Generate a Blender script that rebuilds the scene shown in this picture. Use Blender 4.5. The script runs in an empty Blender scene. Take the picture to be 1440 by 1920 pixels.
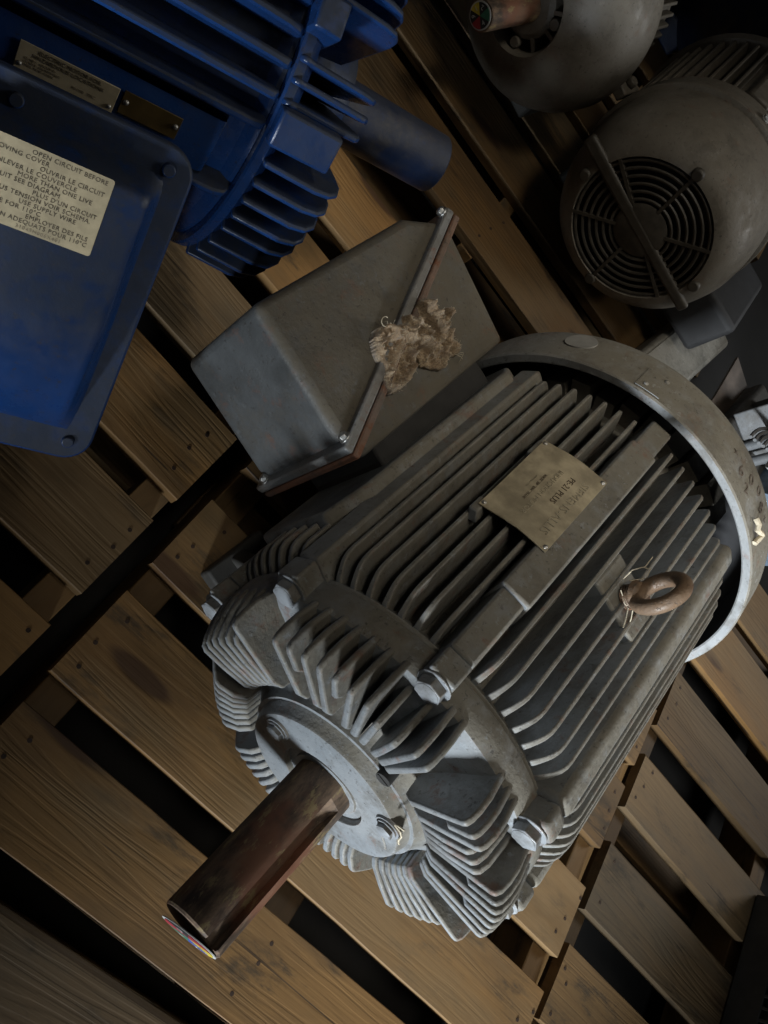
import bpy, bmesh, math, random
from mathutils import Vector, Matrix, noise

rnd = random.Random(11)
SC = bpy.context.scene
COL = SC.collection
PI = math.pi
rad = math.radians

# ------------------------------------------------------------------ camera
H = 0.8843
ROWS = ((0.62916, 0.51237, 0.5845), (0.7201, -0.66729, -0.19018), (0.29259, 0.54055, -0.78879))
cd = bpy.data.cameras.new("camera")
cd.sensor_fit = 'VERTICAL'
cd.sensor_height = 36.0
cd.lens = 36.0 * 1500 / 1920
cd.clip_start = 0.02
cd.clip_end = 100
cam = bpy.data.objects.new("camera", cd)
COL.objects.link(cam)
_r = Vector(ROWS[0]).normalized()
_f = Vector(ROWS[2]); _f = (_f - _r * _f.dot(_r)).normalized()
_u = _r.cross(_f)          # right x forward = up
cm = Matrix.Identity(4)
for i in range(3):
    cm[i][0] = _r[i]; cm[i][1] = _u[i]; cm[i][2] = -_f[i]
cm[0][3], cm[1][3], cm[2][3] = 0, 0, H
cam.matrix_world = cm
SC.camera = cam

# ------------------------------------------------------------------ world and lamps
W = bpy.data.worlds.new("World"); SC.world = W
W.use_nodes = True
bg = W.node_tree.nodes["Background"]
bg.inputs[0].default_value = (0.95, 0.97, 1.0, 1)
bg.inputs[1].default_value = 0.011

def area(name, loc, target, sx, sy, power, color, spread=180):
    l = bpy.data.lights.new(name, 'AREA')
    l.shape = 'RECTANGLE'; l.size = sx; l.size_y = sy; l.energy = power; l.color = color; l.spread = rad(spread)
    o = bpy.data.objects.new(name, l); COL.objects.link(o)
    d = Vector(target) - Vector(loc)
    o.matrix_world = Matrix.Translation(Vector(loc)) @ d.to_track_quat('-Z', 'Y').to_matrix().to_4x4()
    return o

area("assumed_key_light", (1.08, -2.15, .66), (0.72, 0.30, 0.30), .36, .36, 7.0, (0.88, 0.945, 1.0), 31)  # assumed source, no door seen; narrow beam stands in for shade at left
area("blue_cover_fill_light", (-.25, -2.0, .30), (-.36, 0.55, 0.22), .35, .3, 1.25, (0.85, 0.93, 1.0), 20)  # added low lamp, no window seen; brightens the blue motor's lower cover
area("assumed_rear_light", (2.9, 2.3, 2.2), (0.3, 1.0, 0.2), 1.0, 1.0, 10, (0.97, 0.97, 0.95), 100)  # assumed source high at the right rear, no window seen
area("assumed_overhead_light", (1.30, .15, 2.4), (0.76, 0.64, 0.3), .6, .6, .62, (1.0, 0.92, 0.78), 30)  # assumed overhead source, unseen; narrow beam aimed at the big motor
area("rear_boards_fill_light", (.10, .72, 2.5), (0.24, 0.92, 0.2), .4, .4, .62, (1.0, 0.92, 0.78), 34)  # added fill, brightens the boards behind the junction box
area("left_fins_fill_light", (-.10, -.05, 2.4), (0.46, 0.50, 0.33), .5, .5, .23, (1.0, 0.93, 0.80), 22)  # added fill from above the camera, opens up the left fin gaps

SC.view_settings.view_transform = 'Standard'
SC.view_settings.look = 'None'
SC.view_settings.exposure = 0.06
SC.view_settings.gamma = 1.0
SC.view_settings.use_curve_mapping = False
SC.render.engine = 'CYCLES'
SC.cycles.use_denoising = True
SC.cycles.max_bounces = 6

# ------------------------------------------------------------------ helpers
def tag(o, label=None, cat=None, group=None, kind=None):
    if label: o['label'] = label
    if cat: o['category'] = cat
    if group: o['group'] = group
    if kind: o['kind'] = kind
    return o

def finish(bm, name, sharp=35, recalc=True):
    if recalc:
        bmesh.ops.recalc_face_normals(bm, faces=bm.faces[:])
    me = bpy.data.meshes.new(name)
    bm.to_mesh(me); bm.free()
    me.shade_smooth()
    me.set_sharp_from_angle(angle=rad(sharp))
    return me

def put(name, me, mat=None, parent=None, M=None, bevel=0, seg=2, kind=None):
    if isinstance(me, bmesh.types.BMesh):
        me = finish(me, name)
    if mat is not None and len(me.materials) == 0:
        me.materials.append(mat)
    o = bpy.data.objects.new(name, me); COL.objects.link(o)
    if parent is not None: o.parent = parent
    if M is not None: o.matrix_basis = M
    if bevel:
        b = o.modifiers.new("bevel", 'BEVEL'); b.width = bevel; b.segments = seg
        b.limit_method = 'ANGLE'; b.angle_limit = rad(38)
    if kind: o['kind'] = kind
    return o

def empty(name, loc, rotz, label, cat, group=None):
    o = bpy.data.objects.new(name, None); COL.objects.link(o)
    o.empty_display_size = .05
    o.location = loc; o.rotation_euler = (0, 0, rotz)
    return tag(o, label, cat, group)

def frame(t, u, loc):
    t = Vector(t).normalized(); u = Vector(u); n = t.cross(u).normalized(); u = n.cross(t)
    M = Matrix.Identity(4)
    for i in range(3):
        M[i][0] = t[i]; M[i][1] = u[i]; M[i][2] = n[i]; M[i][3] = loc[i]
    return M

def b_box(bm, x0, x1, y0, y1, z0, z1, M=None):
    vs = [bm.verts.new(v) for v in ((x0,y0,z0),(x1,y0,z0),(x1,y1,z0),(x0,y1,z0),(x0,y0,z1),(x1,y0,z1),(x1,y1,z1),(x0,y1,z1))]
    for f in ((0,3,2,1),(4,5,6,7),(0,1,5,4),(1,2,6,5),(2,3,7,6),(3,0,4,7)):
        bm.faces.new([vs[i] for i in f])
    if M is not None:
        for v in vs: v.co = M @ v.co
    return vs

def b_prism(bm, pts, z0, z1, M=None):
    a = [bm.verts.new((p[0], p[1], z0)) for p in pts]
    b = [bm.verts.new((p[0], p[1], z1)) for p in pts]
    n = len(pts)
    bm.faces.new(a[::-1]); bm.faces.new(b)
    for i in range(n):
        bm.faces.new((a[i], a[(i+1)%n], b[(i+1)%n], b[i]))
    if M is not None:
        for v in a + b: v.co = M @ v.co

def b_rev(bm, prof, n=64, a0=0.0, a1=360.0, caps=True):
    """revolve (y, r) about the Y axis; angle measured from +Z towards +X"""
    full = abs(a1 - a0) >= 359.9
    rings = []
    cnt = n if full else n + 1
    for (y, r) in prof:
        if r < 1e-6:
            rings.append([bm.verts.new((0, y, 0))]); continue
        ring = []
        for i in range(cnt):
            a = rad(a0 + (a1 - a0) * i / n)
            ring.append(bm.verts.new((r*math.sin(a), y, r*math.cos(a))))
        rings.append(ring)
    for k in range(len(rings)-1):
        A, B = rings[k], rings[k+1]
        for i in range(n):
            j = (i+1) % cnt if full else i+1
            if len(A) == 1 and len(B) == 1: continue
            if len(A) == 1: bm.faces.new((A[0], B[i], B[j]))
            elif len(B) == 1: bm.faces.new((A[i], A[j], B[0]))
            else: bm.faces.new((A[i], A[j], B[j], B[i]))

def b_cyl(bm, p0, p1, r0, r1=None, n=16, caps=True):
    if r1 is None: r1 = r0
    p0 = Vector(p0); p1 = Vector(p1); d = (p1-p0).normalized()
    a = d.orthogonal().normalized(); b = d.cross(a)
    A = [bm.verts.new(p0 + (a*math.cos(2*PI*i/n) + b*math.sin(2*PI*i/n))*r0) for i in range(n)]
    B = [bm.verts.new(p1 + (a*math.cos(2*PI*i/n) + b*math.sin(2*PI*i/n))*r1) for i in range(n)]
    for i in range(n):
        bm.faces.new((A[i], A[(i+1)%n], B[(i+1)%n], B[i]))
    if caps:
        bm.faces.new(A[::-1]); bm.faces.new(B)

def b_tube(bm, pts, r, n=6, closed=False):
    pts = [Vector(p) for p in pts]
    m = len(pts); rings = []
    prev = None
    for i, p in enumerate(pts):
        d = (pts[(i+1) % m] - pts[i-1]) if (closed or 0 < i < m-1) else (pts[min(i+1, m-1)] - pts[max(i-1, 0)])
        d = d.normalized() if d.length > 1e-9 else Vector((0,0,1))
        a = d.orthogonal().normalized() if prev is None else (prev - d*prev.dot(d)).normalized()
        prev = a; b = d.cross(a)
        rings.append([bm.verts.new(p + (a*math.cos(2*PI*k/n) + b*math.sin(2*PI*k/n))*r) for k in range(n)])
    for i in range(m if closed else m-1):
        A, B = rings[i], rings[(i+1) % m]
        for k in range(n):
            bm.faces.new((A[k], A[(k+1)%n], B[(k+1)%n], B[k]))
    if not closed:
        bm.faces.new(rings[0][::-1]); bm.faces.new(rings[-1])

def fin_mesh(prof, tb, tt, rb, rt, name="fin"):
    """plate standing on the Y axis cylinder: prof = (y, r) outline, thickness tb at radius rb to tt at rt"""
    bm = bmesh.new()
    def half(r):
        k = min(1, max(0, (r-rb)/(rt-rb))); return .5*(tb + (tt-tb)*k)
    A = [bm.verts.new((-half(r), y, r)) for y, r in prof]
    B = [bm.verts.new((half(r), y, r)) for y, r in prof]
    n = len(prof)
    bm.faces.new(A); bm.faces.new(B[::-1])
    for i in range(n):
        bm.faces.new((A[i], B[i], B[(i+1)%n], A[(i+1)%n]))
    return finish(bm, name, 30)

def roty(deg, z=0.0, y=0.0):
    return Matrix.Translation((0, y, z)) @ Matrix.Rotation(rad(deg), 4, 'Y')

def text_mesh(body, size, extrude=0.0002, align='CENTER', spacing=1.0, line=1.0):
    cu = bpy.data.curves.new("lettering", 'FONT')
    cu.body = body; cu.size = size; cu.extrude = extrude
    cu.align_x = align; cu.align_y = 'CENTER'; cu.space_character = spacing; cu.space_line = line
    cu.resolution_u = 2
    t = bpy.data.objects.new("tmp_text", cu); COL.objects.link(t)
    dg = bpy.context.evaluated_depsgraph_get()
    me = bpy.data.meshes.new_from_object(t.evaluated_get(dg))
    bpy.data.objects.remove(t); bpy.data.curves.remove(cu)
    me.materials.clear()
    me.name = "lettering"
    return me

# ------------------------------------------------------------------ materials
def nmat(name):
    m = bpy.data.materials.new(name); m.use_nodes = True
    nt = m.node_tree
    return m, nt, nt.nodes["Principled BSDF"]

class G:
    def __init__(s, nt): s.nt = nt
    def n(s, t, **kw):
        x = s.nt.nodes.new(t)
        for k, v in kw.items():
            if k.startswith('i_'):
                x.inputs[k[2:].replace('_', ' ')].default_value = v
            else: setattr(x, k, v)
        return x
    def l(s, a, b): s.nt.links.new(a, b)
    def noise(s, vec, scale, detail=4, rough=.55, dist=0.0):
        x = s.n('ShaderNodeTexNoise'); x.inputs['Scale'].default_value = scale
        x.inputs['Detail'].default_value = detail; x.inputs['Roughness'].default_value = rough
        x.inputs['Distortion'].default_value = dist
        if vec is not None: s.l(vec, x.inputs['Vector'])
        return x.outputs['Fac']
    def ramp(s, fac, lo, hi, a=0.0, b=1.0):
        x = s.n('ShaderNodeMapRange'); x.interpolation_type = 'SMOOTHSTEP'
        x.inputs['From Min'].default_value = lo; x.inputs['From Max'].default_value = hi
        x.inputs['To Min'].default_value = a; x.inputs['To Max'].default_value = b
        s.l(fac, x.inputs['Value']); return x.outputs['Result']
    def mix(s, fac, a, b):
        x = s.n('ShaderNodeMix'); x.data_type = 'RGBA'
        for sock, v in ((x.inputs['Factor'], fac), (x.inputs['A'], a), (x.inputs['B'], b)):
            pass
        fs = [i for i in x.inputs if i.enabled]
        for sock, v in zip(fs, (fac, a, b)):
            if hasattr(v, 'is_linked') or hasattr(v, 'links'): s.l(v, sock)
            elif isinstance(v, (int, float)): sock.default_value = v
            else: sock.default_value = (*v, 1)
        return [o for o in x.outputs if o.enabled][0]
    def math(s, op, a, b=None, clamp=False):
        x = s.n('ShaderNodeMath'); x.operation = op; x.use_clamp = clamp
        for sock, v in zip(x.inputs, (a, b)):
            if v is None: continue
            if isinstance(v, (int, float)): sock.default_value = v
            else: s.l(v, sock)
        return x.outputs[0]
    def bump(s, h, strength, dist, bsdf):
        x = s.n('ShaderNodeBump'); x.inputs['Strength'].default_value = strength
        x.inputs['Distance'].default_value = dist
        s.l(h, x.inputs['Height']); s.l(x.outputs[0], bsdf.inputs['Normal'])
    def coords(s, rand=True):
        tc = s.n('ShaderNodeTexCoord')
        if not rand: return tc.outputs['Object']
        oi = s.n('ShaderNodeObjectInfo')
        k = s.math('MULTIPLY', oi.outputs['Random'], 37.0)
        va = s.n('ShaderNodeVectorMath'); va.operation = 'ADD'
        s.l(tc.outputs['Object'], va.inputs[0])
        cx = s.n('ShaderNodeCombineXYZ')
        for i in range(3): s.l(k, cx.inputs[i])
        s.l(cx.outputs[0], va.inputs[1])
        return va.outputs[0]

def paint(name, base, base2, dust, dust_amt=.85, rough=.42, rust=.15, bump=.25, grain=220, edge=None, world=True, lo=.35, spec=.5, hi=.92, grime=1.0):
    m, nt, p = nmat(name); g = G(nt)
    if world:
        geo0 = g.n('ShaderNodeNewGeometry'); v = geo0.outputs['Position']
    else:
        v = g.coords()
    geo = g.n('ShaderNodeNewGeometry')
    sep = g.n('ShaderNodeSeparateXYZ'); g.l(geo.outputs['Normal'], sep.inputs[0])
    big = g.noise(v, 9, 5, .6)
    mid = g.noise(v, 45, 5, .65)
    fine = g.noise(v, grain, 3, .6)
    c = g.mix(g.ramp(big, .35, .7), base, base2)
    # dust that has settled on the surfaces that face up
    up = g.ramp(sep.outputs['Z'], lo, hi)
    d = g.math('MULTIPLY', up, g.ramp(mid, .22, .55, .45, 1.0))
    d = g.math('MULTIPLY', d, dust_amt)
    c = g.mix(d, c, dust)
    gm = g.ramp(g.noise(v, 17, 8, .75), .46, .66, 0, .55*grime)
    c = g.mix(gm, c, (.075, .066, .052))
    # scuffs, chips and rust freckles
    sp = g.ramp(g.noise(v, 170, 4, .8), .585, .66)
    c = g.mix(g.math('MULTIPLY', sp, .6), c, (.035, .03, .026))
    chip = g.ramp(g.noise(v, 62, 6, .8), .60, .635)
    c = g.mix(g.math('MULTIPLY', chip, .35*grime), c, tuple(min(1, x*1.55) for x in base))
    rs = g.math('MULTIPLY', g.ramp(g.noise(v, 28, 7, .75), .555, .67), rust)
    c = g.mix(rs, c, (.16, .062, .028))
    if edge:
        bv = g.n('ShaderNodeBevel'); bv.samples = 3; bv.inputs['Radius'].default_value = .0028
        vm = g.n('ShaderNodeVectorMath'); vm.operation = 'DOT_PRODUCT'
        g.l(bv.outputs[0], vm.inputs[0]); g.l(geo.outputs['True Normal'], vm.inputs[1])
        e = g.ramp(vm.outputs['Value'], .97, .80)
        e = g.math('MULTIPLY', e, g.ramp(mid, .40, .62))
        c = g.mix(g.math('MULTIPLY', e, .8), c, edge)
        er = g.math('MULTIPLY', g.ramp(vm.outputs['Value'], .97, .80), g.ramp(g.noise(v, 38, 6, .75), .54, .64))
        c = g.mix(g.math('MULTIPLY', er, .8), c, (.13, .062, .032))
    g.l(c, p.inputs['Base Color'])
    r = g.math('ADD', g.math('MULTIPLY', d, .42), g.ramp(mid, .3, .7, rough-.07, rough+.12), True)
    g.l(r, p.inputs['Roughness'])
    p.inputs['Specular IOR Level'].default_value = spec
    h = g.math('ADD', fine, g.math('MULTIPLY', mid, 2.2))
    h = g.math('ADD', h, g.math('MULTIPLY', sp, -.9))
    g.bump(h, bump, .0016, p)
    return m

def plain(name, col, rough=.6, metal=0.0, var=.25, scale=40, bump=.1, spec=.5):
    m, nt, p = nmat(name); g = G(nt)
    v = g.coords()
    f = g.noise(v, scale, 5, .6)
    c = g.mix(g.ramp(f, .3, .75), tuple(x*(1-var) for x in col), tuple(min(1, x*(1+var)) for x in col))
    g.l(c, p.inputs['Base Color'])
    p.inputs['Roughness'].default_value = rough; p.inputs['Metallic'].default_value = metal
    p.inputs['Specular IOR Level'].default_value = spec
    if bump: g.bump(g.noise(v, scale*4, 3), bump, .001, p)
    return m

def wood(name, light, dark, tint, rough=.62):
    m, nt, p = nmat(name); g = G(nt)
    v = g.coords()
    oi = g.n('ShaderNodeObjectInfo')
    # knots: a few points far apart, the grain bends round them
    mpk = g.n('ShaderNodeMapping'); mpk.inputs['Scale'].default_value = (1.5, 6.0, 6.0); g.l(v, mpk.inputs[0])
    vo = g.n('ShaderNodeTexVoronoi'); vo.voronoi_dimensions = '2D'; vo.inputs['Scale'].default_value = 1.0; vo.inputs['Randomness'].default_value = 1.0
    g.l(mpk.outputs[0], vo.inputs['Vector'])
    kd = vo.outputs['Distance']
    knot = g.ramp(kd, .085, .05)
    halo = g.ramp(kd, .32, .05)
    mp = g.n('ShaderNodeMapping'); mp.inputs['Scale'].default_value = (1.5, 17, 17); g.l(v, mp.inputs[0])
    warp = g.noise(mp.outputs[0], 1.1, 3, .5)
    # late-wood lines: distorted coordinate across the board pushed into a sine
    sx = g.n('ShaderNodeSeparateXYZ'); g.l(v, sx.inputs[0])
    ph = g.math('ADD', g.math('MULTIPLY', sx.outputs['Y'], 520.0), g.math('MULTIPLY', warp, 60.0))
    ph = g.math('ADD', ph, g.math('MULTIPLY', halo, 9.0))
    line = g.math('SINE', ph)
    line = g.ramp(line, -.2, .95)
    lk = g.math('FRACT', g.math('MULTIPLY', oi.outputs['Random'], 7.31))
    line = g.math('MULTIPLY', line, g.ramp(lk, .1, .9, .12, 1.0))
    mp2 = g.n('ShaderNodeMapping'); mp2.inputs['Scale'].default_value = (6, 230, 230); g.l(v, mp2.inputs[0])
    fib = g.noise(mp2.outputs[0], 1.0, 4, .65)
    mp3 = g.n('ShaderNodeMapping'); mp3.inputs['Scale'].default_value = (3.0, 9, 9); g.l(v, mp3.inputs[0])
    stain = g.noise(mp3.outputs[0], 1.0, 5, .62)
    c = g.mix(g.math('MULTIPLY', g.math('MULTIPLY', line, g.ramp(stain, .40, .60, .10, .6)), .5), light, dark)
    c = g.mix(g.ramp(fib, .40, .78, 0, .22), c, tuple(x*.55 for x in dark))
    c = g.mix(g.ramp(stain, .42, .66, 0, .85), c, tint)
    # dirt spots with a shape of their own
    dirt = g.ramp(g.noise(mp3.outputs[0], 2.2, 6, .7), .53, .68, 0, .85)
    c = g.mix(dirt, c, (.05, .038, .024))
    c = g.mix(g.math('MULTIPLY', halo, .35), c, tuple(x*.7 for x in dark))
    c = g.mix(g.math('MULTIPLY', knot, .85), c, (.055, .026, .012))
    mp4 = g.n('ShaderNodeMapping'); mp4.inputs['Scale'].default_value = (2.2, 60, 60); g.l(v, mp4.inputs[0])
    crack = g.ramp(g.noise(mp4.outputs[0], 1.0, 3, .6, .6), .66, .69)
    c = g.mix(g.math('MULTIPLY', crack, .8), c, (.03, .018, .009))
    wx = g.ramp(g.noise(mp3.outputs[0], .7, 5, .65), .46, .64, 0, .75)
    c = g.mix(wx, c, (.22, .142, .066))
    # each board its own tone
    val = g.ramp(oi.outputs['Random'], 0, 1, .45, 1.12)
    hs = g.n('ShaderNodeHueSaturation'); g.l(c, hs.inputs['Color']); g.l(val, hs.inputs['Value'])
    g.l(hs.outputs[0], p.inputs['Base Color'])
    p.inputs['Roughness'].default_value = rough
    p.inputs['Specular IOR Level'].default_value = .35
    h = g.math('ADD', g.math('MULTIPLY', fib, .7), g.math('MULTIPLY', line, -.5))
    h = g.math('ADD', h, g.math('MULTIPLY', knot, -.4))
    g.bump(h, .38, .0014, p)
    return m

GREY = paint("grey_cast_paint", (.185, .205, .222), (.23, .245, .255), (.150, .134, .102), .92, .36, .5, .34, edge=(.36, .36, .355), lo=.05, hi=.75)
GREYBOX = paint("grey_box_paint", (.088, .094, .097), (.050, .052, .052), (.105, .090, .065), .95, .40, .30, .3, lo=.1, hi=.85)
RUSTBOX = paint("rusted_flange_paint", (.26, .115, .065), (.14, .10, .085), (.13, .105, .08), .6, .6, .9, .4)
COVERG = paint("fan_cover_paint", (.235, .245, .25), (.20, .21, .215), (.165, .148, .113), .92, .45, .35, .3, edge=(.30, .29, .28), lo=.0, hi=.75)
GREYM = paint("motor_grey_dusty", (.175, .160, .135), (.145, .13, .105), (.145, .125, .095), .7, .40, .25, .2)
BROWNG = paint("motor_taupe_dusty", (.15, .13, .105), (.12, .105, .085), (.145, .125, .095), .7, .42, .12, .15)
BLUE = paint("blue_enamel", (.009, .043, .16), (.009, .035, .125), (.012, .017, .026), .9, .26, .02, .08, lo=.35, hi=.75, grime=.22)
GUARD = plain("shaded_guard_steel", (.055, .048, .038), .55, 0, .3, 60)  # shade over the fan grille is put into this dark colour
BLUED = paint("dark_blue_enamel", (.008, .02, .06), (.01, .018, .045), (.03, .03, .032), .5, .42, .03, .15)
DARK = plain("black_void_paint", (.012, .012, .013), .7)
BLACK = plain("black_ink", (.012, .011, .010), .7, bump=0)
GASKET = plain("black_gasket", (.02, .019, .018), .8)
STEEL = plain("bright_zinc", (.55, .55, .53), .38, .9, .2, 90)
RIVET = plain("dull_rivet_metal", (.42, .40, .36), .45, .8)
BOLT = paint("painted_bolt", (.27, .29, .31), (.24, .26, .28), (.13, .112, .085), .9, .36, .25, .2)
TANLABEL = plain("tan_label", (.46, .38, .24), .6, 0, .16, 60, .05)
INK = plain("label_ink", (.10, .08, .055), .75, bump=0)
FADED = plain("faded_ink", (.26, .21, .14), .75, bump=0)
YELLOWPLATE = plain("stained_brass_plate", (.13, .085, .025), .5, .4, .3, 50)
NAMEPLATE = plain("tarnished_nameplate", (.37, .315, .215), .5, .1, .34, 38, .25)
EMBOSS = plain("worn_embossing", (.42, .37, .27), .45, .4, bump=0)
EMBDARK = plain("dark_stamping", (.08, .055, .035), .7, bump=0)
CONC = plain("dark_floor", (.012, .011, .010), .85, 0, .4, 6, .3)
WHITEP = plain("white_plastic", (.45, .46, .45), .45, 0, .1, 60)
PALEBOX = paint("pale_grey_box_paint", (.27, .26, .235), (.22, .21, .185), (.20, .185, .15), .6, .42, .1, .2)
ALU = paint("bare_aluminium_casting", (.13, .135, .14), (.10, .105, .11), (.085, .075, .062), .7, .40, .05, .25)
PALEBLUE = paint("pale_blue_paint", (.12, .17, .23), (.10, .14, .19), (.10, .10, .10), .5, .42, .05, .12)
YARN = plain("cotton_yarn", (.50, .44, .33), .95, 0, .25, 200, .5, .1)
DARKGREY = plain("dark_grey_enclosure_foot_shade", (.042, .040, .036), .6, 0, .25, 30)
BROWNSTRAP = plain("brown_leather_strap", (.07, .052, .04), .6, 0, .3, 30, .4)
DUSTPATCH = plain("pale_dry_patch", (.27, .265, .25), .6, 0, .12, 60, .05)
W1 = wood("pallet_wood_amber", (.285, .155, .052), (.175, .086, .024), (.155, .090, .036))
W2 = wood("pallet_wood_brown", (.190, .110, .042), (.12, .065, .022), (.125, .080, .036))
W3 = wood("pallet_wood_grey", (.190, .122, .058), (.12, .072, .032), (.14, .105, .062))

def shaft_mat():
    m, nt, p = nmat("rusty_shaft_steel"); g = G(nt)
    v = g.coords(False)
    mp = g.n('ShaderNodeMapping'); mp.inputs['Scale'].default_value = (1, .35, 1); g.l(v, mp.inputs[0])
    a = g.noise(mp.outputs[0], 60, 6, .7); b = g.noise(v, 14, 4)
    c = g.mix(g.ramp(a, .38, .62), (.050, .034, .024), (.20, .135, .088))
    c = g.mix(g.ramp(b, .46, .62, 0, .75), c, (.22, .09, .048))
    sc = g.ramp(g.noise(mp.outputs[0], 75, 5, .75), .55, .62)
    c = g.mix(g.math('MULTIPLY', sc, .7), c, (.30, .235, .11))
    g.l(c, p.inputs['Base Color'])
    p.inputs['Metallic'].default_value = .15
    g.l(g.ramp(a, .3, .7, .52, .85), p.inputs['Roughness'])
    g.bump(a, .5, .0012, p)
    return m
SHAFT = shaft_mat()

def rag_mat():
    m, nt, p = nmat("soiled_terry_cloth"); g = G(nt)
    v = g.coords(False)
    a = g.noise(v, 55, 5, .6); f = g.noise(v, 520, 3, .7)
    c = g.mix(g.ramp(a, .32, .68), (.52, .405, .27), (.29, .20, .12))
    c = g.mix(g.ramp(f, .42, .60, 0, .75), c, (.20, .14, .085))
    g.l(c, p.inputs['Base Color']); p.inputs['Roughness'].default_value = .97
    p.inputs['Specular IOR Level'].default_value = .1
    try: p.inputs['Sheen Weight'].default_value = .3
    except Exception: pass
    g.bump(f, 1.0, .0022, p)
    return m
RAG = rag_mat()

# ------------------------------------------------------------------ ground
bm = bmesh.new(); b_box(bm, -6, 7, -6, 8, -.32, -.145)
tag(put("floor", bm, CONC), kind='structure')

# ------------------------------------------------------------------ pallets
def board_mesh(L, Wd, T, seed, wane=0.0):
    r = random.Random(seed)
    bm = bmesh.new(); n = 14
    ph = r.uniform(0, 6); bow = r.uniform(-.0012, .0012)
    rows = []
    for i in range(n+1):
        x = -L/2 + L*i/n
        k = i/n
        e0 = .0011*math.sin(3.1*k*2+ph) + r.uniform(-.0005, .0005)
        e1 = .0011*math.sin(2.3*k*2+ph*1.7) + r.uniform(-.0005, .0005)
        dx = 0
        zt = bow*math.sin(PI*k)
        w = wane*(.4+.6*math.sin(2.2*k+.6))
        rows.append([bm.verts.new((x+dx, -Wd/2+e0, -T)), bm.verts.new((x+dx, Wd/2+e1, -T)),
                     bm.verts.new((x+dx, Wd/2+e1, zt-.0012-w)), bm.verts.new((x+dx, Wd/2+e1-.0010-w*1.3, zt-.0002)),
                     bm.verts.new((x+dx, -Wd/2+e0+.0010, zt-.0002)), bm.verts.new((x+dx, -Wd/2+e0, zt-.0012))])
    for i in range(n):
        A, B = rows[i], rows[i+1]
        for k in range(6):
            bm.faces.new((A[k], A[(k+1)%6], B[(k+1)%6], B[k]))
    bm.faces.new(rows[0][::-1]); bm.faces.new(rows[-1])
    return finish(bm, "deck_board", 25)

def nails_mesh(spots):
    bm = bmesh.new()
    for (x, y) in spots:
        b_cyl(bm, (x, y, -.004), (x, y, .0006), .0030, .0026, 8)
    return finish(bm, "nail")

NAILM = plain("rusted_nail", (.045, .026, .016), .7, .3)
def pallet(name, label, x0, x1, rows, mats, stringers, rz=0.0, z=0.0, ends=None, T=.019, origin=None, bottom=True, wane=None):
    ox, oy = origin if origin else (x0, rows[0][0])
    root = empty(name, (ox, oy, z - .145), rz, label, 'pallet', 'wooden pallets side by side on the floor')
    zt = .145
    for i, (ya, yb) in enumerate(rows):
        a = x0 + (ends[i][0] if ends else rnd.uniform(-.004, .004))
        b = x1 + (ends[i][1] if ends else rnd.uniform(-.004, .004))
        me = board_mesh(b-a, yb-ya, T, rnd.randint(0, 9999), (wane or {}).get(i, 0))
        o = put("deck_board", me, mats[i % len(mats)], root, Matrix.Translation(((a+b)/2-ox, (ya+yb)/2-oy, zt)) @ Matrix.Rotation(rnd.uniform(-.004, .004), 4, 'Z'))
        sp = []
        for s in stringers:
            sm = (s[0]+s[1])/2
            for q in (.22, .5, .78):
                if rnd.random() < .8:
                    sp.append((sm - (a+b)/2 + rnd.uniform(-.012, .012), (q-.5)*(yb-ya) + rnd.uniform(-.008, .008)))
        if sp:
            put("nail_heads", nails_mesh(sp), NAILM, o, kind='stuff')
    ys, ye = rows[0][0], rows[-1][1]
    for (sa, sb) in stringers:
        bm = bmesh.new(); b_box(bm, -(ye-ys)/2, (ye-ys)/2, -(sb-sa)/2, (sb-sa)/2, -.085, 0)
        put("stringer", bm, W2, root, Matrix.Translation(((sa+sb)/2-ox, (ys+ye)/2-oy, zt-T-.0005)) @ Matrix.Rotation(PI/2, 4, 'Z'), bevel=.002)
    if bottom:
        k = max(2, int((ye-ys)/.3))
        for j in range(k):
            yy = ys + .05 + (ye-ys-.1)*j/(k-1)
            bm = bmesh.new(); b_box(bm, -(x1-x0)/2, (x1-x0)/2, -.05, .05, -.016, 0)
            put("bottom_board", bm, W2, root, Matrix.Translation(((x0+x1)/2-ox, yy-oy, zt-T-.0865)), bevel=.002)
    return root

pallet("wooden_pallet", "amber wooden pallet under the big grey motor's shaft and feet", .145, .953,
       [(.012,.125),(.161,.275),(.320,.431),(.493,.607),(.652,.765),(.812,.925)], [W1, W1, W2, W1, W2, W1],
       [(.148,.190),(.515,.557),(.922,.962)], ends=[(.0,.0),(-.002,.004),(-.003,.003),(0,-.001),(0,0),(0,0)])
pallet("wooden_pallet", "dark wooden pallet beneath the blue motor at the left edge", -.70, .111,
       [(-.075,.040),(.080,.196),(.238,.356),(.394,.512),(.547,.664),(.713,.823),(.868,.985)], [W2, W1, W2, W1, W3, W1, W1],
       [(-.69,-.65),(-.31,-.27),(.072,.109)])
pallet("wooden_pallet", "grey-brown wooden pallet at the lower right corner beside the mesh box", .969, 1.78,
       [(.080,.192),(.240,.351),(.405,.519),(.580,.685),(.744,.862),(.915,1.045),(1.082,1.20)], [W2, W2, W3, W3, W2, W1, W2],
       [(.972,1.0),(1.35,1.39),(1.74,1.78)], wane={2: .002, 3: .003})
pallet("wooden_pallet", "golden wooden pallet with knotty boards behind the junction box", -.62, .86,
       [(1.100,1.225),(1.272,1.390)], [W1, W2], [(-.6,-.56),(.150,.182),(.80,.84)], ends=[(0,0),(0,0)])
pallet("wooden_pallet", "narrow-board wooden pallet between the two round grey motors at the back", -.45, .70,
       [(1.43,1.555),(1.59,1.70),(1.745,1.865),(1.925,2.06),(2.10,2.24)], [W3, W1, W3, W2, W1], [(-.44,-.40),(.20,.24),(.66,.70)])
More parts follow.
